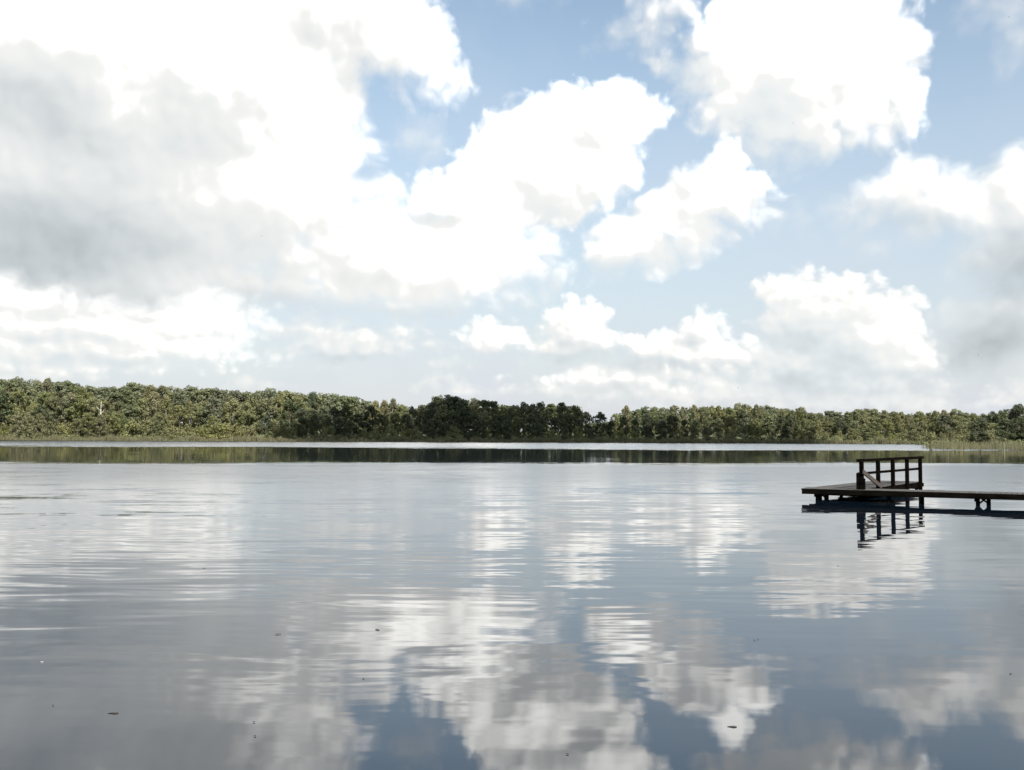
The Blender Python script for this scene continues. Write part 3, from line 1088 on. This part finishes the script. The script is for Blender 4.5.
m.beam(post0 + w_ * .12 + nrm_w * .12 + Vector((0, 0, .95)), post0 + w_ * (.262 * rail_len) + nrm_w * .12 + Vector((0, 0, DZ + .03)), .05, .14, side=nrm_w)
br = m.build("brace", mb, railing, O, .006)
br['label'] = "lighter brown diagonal brace"
for off in (-.12, .085):
    m = MB()
    pm = post0 + w_ * (.0276 * rail_len) + nrm_w * .035 + u * off
    m.beam(pm + Vector((0, 0, DZ + .005)), pm + Vector((0, 0, .90 if off < 0 else .74)), .08 if off < 0 else .045, .11, side=u)
    m.build("post_cheek", mw, railing, O, .008)

# ------------------------------------------------------------------ floating bits on the water
ml, T, b, _ = new_mat("dead_leaf")
pos = T.n('ShaderNodeTexCoord').outputs['Object']
T.put(b.inputs['Base Color'], T.mix(T.noise(pos, 30, 3, .6, '3D'), (0.008, 0.006, 0.004), (0.022, 0.016, 0.009)))
b.inputs['Roughness'].default_value = 0.6
mfe, T, b, _ = new_mat("white_feather")
pos = T.n('ShaderNodeTexCoord').outputs['Object']
T.put(b.inputs['Base Color'], T.mix(T.noise(pos, 40, 3, .6, '3D'), (0.30, 0.30, 0.29), (0.5, 0.5, 0.48)))


def floating_leaf(px_, py_, size_px, label, mat=ml, name="floating_leaf", cat="leaf", slim=.55):
    p = on_water(px_, py_)
    L = 0.85 * size_px * p.y / F
    V, Fc = [], []
    N = 9
    for i in range(N):
        t = i / (N - 1)
        w = L * slim * .5 * math.sin(math.pi * t) ** .7 * (1 - .35 * t) + .0008
        z = .0035 + .03 * L * (t - .5) ** 2 * 4
        for sdx, dz_ in ((-1, .015), (0, 0), (1, .015)):
            V.append(((t - .5) * L, sdx * w, z + dz_ * L))
    for i in range(N - 1):
        for j in range(2):
            Fc.append((i * 3 + j, i * 3 + j + 1, i * 3 + j + 4, i * 3 + j + 3))
    o = mesh_obj(name, V, Fc, mat, None, True)
    md_ = o.modifiers.new("thick", 'SOLIDIFY')
    md_.thickness = .003
    o.location = p
    o.rotation_euler = (0, 0, rr.uniform(-.6, .6))
    tag(o, label, cat, None)
    return o


def floating_twig(px_, py_, size_px, label):
    p = on_water(px_, py_)
    L = size_px * p.y / F
    m = MB()
    m.tube([(-L / 2, 0, .001), (-L * .1, L * .03, .002), (L * .2, -.01 * L, .003), (L / 2, L * .04, .002)], [.002, .005, .007, .004], 6)
    m.tube([(L * .15, 0, .003), (L * .3, L * .12, .008)], [.004, .0015], 5)
    V, Fc = m.V, m.F
    o = mesh_obj("floating_twig", [tuple(v) for v in V], Fc, ml, None, True)
    o.location = p
    o.rotation_euler = (0, 0, rr.uniform(-.2, .2))
    tag(o, label, "twig")
    return o


floating_leaf(377.5, 630, 7, "dark curled leaf floating on the bright cloud reflection left of centre")
floating_leaf(278, 634.5, 7, "thin dark leaf floating flat on the pale grey reflection", slim=.35)
floating_twig(113, 713.5, 10, "thin dark twig floating on the grey lower left water")
floating_leaf(254, 722.5, 3, "upper of two tiny dark specks of leaf floating lower left")
floating_leaf(255, 736.5, 3.4, "lower of two tiny dark specks of leaf floating lower left")
floating_leaf(42, 662.5, 3.6, "small white feather floating on the dark grey reflection", mfe, "floating_feather", "feather", .4)
floating_leaf(363.5, 679, 3, "tiny leaf scrap floating left of the deep blue reflection")
floating_leaf(567.5, 754.5, 3.5, "tiny dark leaf floating on the low central cloud reflection")
floating_twig(732, 727, 9, "short dark twig floating at the tip of the slanting cloud reflection")
floating_leaf(754.5, 640.5, 2.6, "left one of a pair of dark leaf scraps on blue water")
floating_leaf(758, 639.5, 2.6, "right one of a pair of dark leaf scraps on blue water")
floating_leaf(1010.5, 674, 3.5, "tiny dark leaf floating near the right edge of the water")
floating_leaf(204, 568.5, 3.4, "small dark leaf far out on the bright left reflection")
floating_leaf(838, 566, 2.4, "small dark leaf floating below the jetty reflection")
floating_leaf(53, 705.5, 2.4, "tiny dark leaf scrap on the grey water left of the twig")

# ------------------------------------------------------------------ birds, each only a few pixels
mbird, T, b, _ = new_mat("dark_plumage")
pos = T.n('ShaderNodeTexCoord').outputs['Object']
T.put(b.inputs['Base Color'], T.mix(T.noise(pos, 12, 3, .6, '3D'), (0.02, 0.02, 0.022), (0.06, 0.055, 0.05)))


def bird(px_, py_, dist, span, rz, bank, label):
    p = at_depth(px_, py_, dist)
    V, Fc = [], []
    tube(V, Fc, [(0, -.5, .02), (0, -.3, .0), (0, -.05, 0), (0, .2, .01), (0, .32, .03), (0, .40, .02), (0, .46, .01)], [.02, .05, .10, .10, .06, .055, .01], 8)
    for sgn in (-1, 1):
        k = len(V)
        pr_ = [(.05, .18, .04), (.45, .26, .16), (1.0, -.02, .10), (.5, -.02, .14), (.05, -.12, .03)]
        for dz_ in (.0, -.025):
            V += [(sgn * a, b_, c_ + dz_) for (a, b_, c_) in pr_]
        Fc += [tuple(k + i for i in range(5)), tuple(k + 9 - i for i in range(5))] + [(k + i, k + (i + 1) % 5, k + 5 + (i + 1) % 5, k + 5 + i) for i in range(5)]
    k = len(V)
    for dz_ in (.02, 0):
        V += [(-.04, -.42, dz_), (.04, -.42, dz_), (.14, -.75, dz_), (0, -.6, dz_), (-.14, -.75, dz_)]
    Fc += [tuple(k + i for i in range(5)), tuple(k + 9 - i for i in range(5))] + [(k + i, k + (i + 1) % 5, k + 5 + (i + 1) % 5, k + 5 + i) for i in range(5)]
    s_ = span / 2
    o = mesh_obj("bird", [(a * s_, b_ * s_, c_ * s_) for a, b_, c_ in V], Fc, mbird)
    o.location = p
    o.rotation_euler = (bank, rr.uniform(-.3, .3), rz)
    tag(o, label, 'bird')
    return o


bird(262, 236, 110, .34, 1.1, .5, "tiny dark bird flying before the great grey-white cloud")
bird(793, 123, 120, .30, 2.0, .4, "tiny dark bird flying before the heaped white cloud")
bird(1009, 17, 90, .34, .6, .5, "tiny dark bird high in the top right corner of sky")
bird(738, 388, 130, .34, 1.5, .3, "tiny dark bird low over the half-lit treetops")
bird(978, 355, 120, .28, 1.9, .4, "tiny dark bird before the grey cloud above the rusty tree")

# ------------------------------------------------------------------ the cloud that shades the middle of the far wood (out of the picture, up towards the sun)
mcl, T, b, _ = new_mat("cloud_white")
pos = T.n('ShaderNodeTexCoord').outputs['Object']
T.put(b.inputs['Base Color'], T.mix(T.noise(pos, .02, 5, .6, '3D'), (0.75, 0.76, 0.78), (0.85, 0.85, 0.85)))
b.inputs['Roughness'].default_value = 1.0


def shadow_cloud(pieces, alt):
    V, Fc = [], []
    for (x, y, rx, ry) in pieces:
        c = Vector((x, y, 6)) + S * (alt / S.z)
        bm = bmesh.new()
        bmesh.ops.create_icosphere(bm, subdivisions=4, radius=1.0)
        k = len(V)
        for v in bm.verts:
            d = v.co.normalized()
            from mathutils import noise as mn
            f = 1 + .16 * mn.fractal(d * 2.2 + Vector((x * .01, y * .01, 0)), 1.0, 2.0, 4)
            V.append((c.x + d.x * rx * f, c.y + d.y * ry * f, c.z + d.z * min(rx, ry) * .8 * f))
        Fc += [tuple(k + v.index for v in f.verts) for f in bm.faces]
        bm.free()
    return V, Fc


V, Fc = shadow_cloud([(-42, 418, 46, 28), (-8, 434, 46, 42), (14, 432, 34, 44), (60, 411, 48, 21), (98, 410, 32, 19), (-70, 412, 28, 21)], 620)
cloud = mesh_obj("cloud", V, Fc, mcl, smooth=True, kind='structure')

for o_ in col.objects:
    if len(str(o_.get('label', '')).split()) > 16:
        print("LONG", o_['label'])
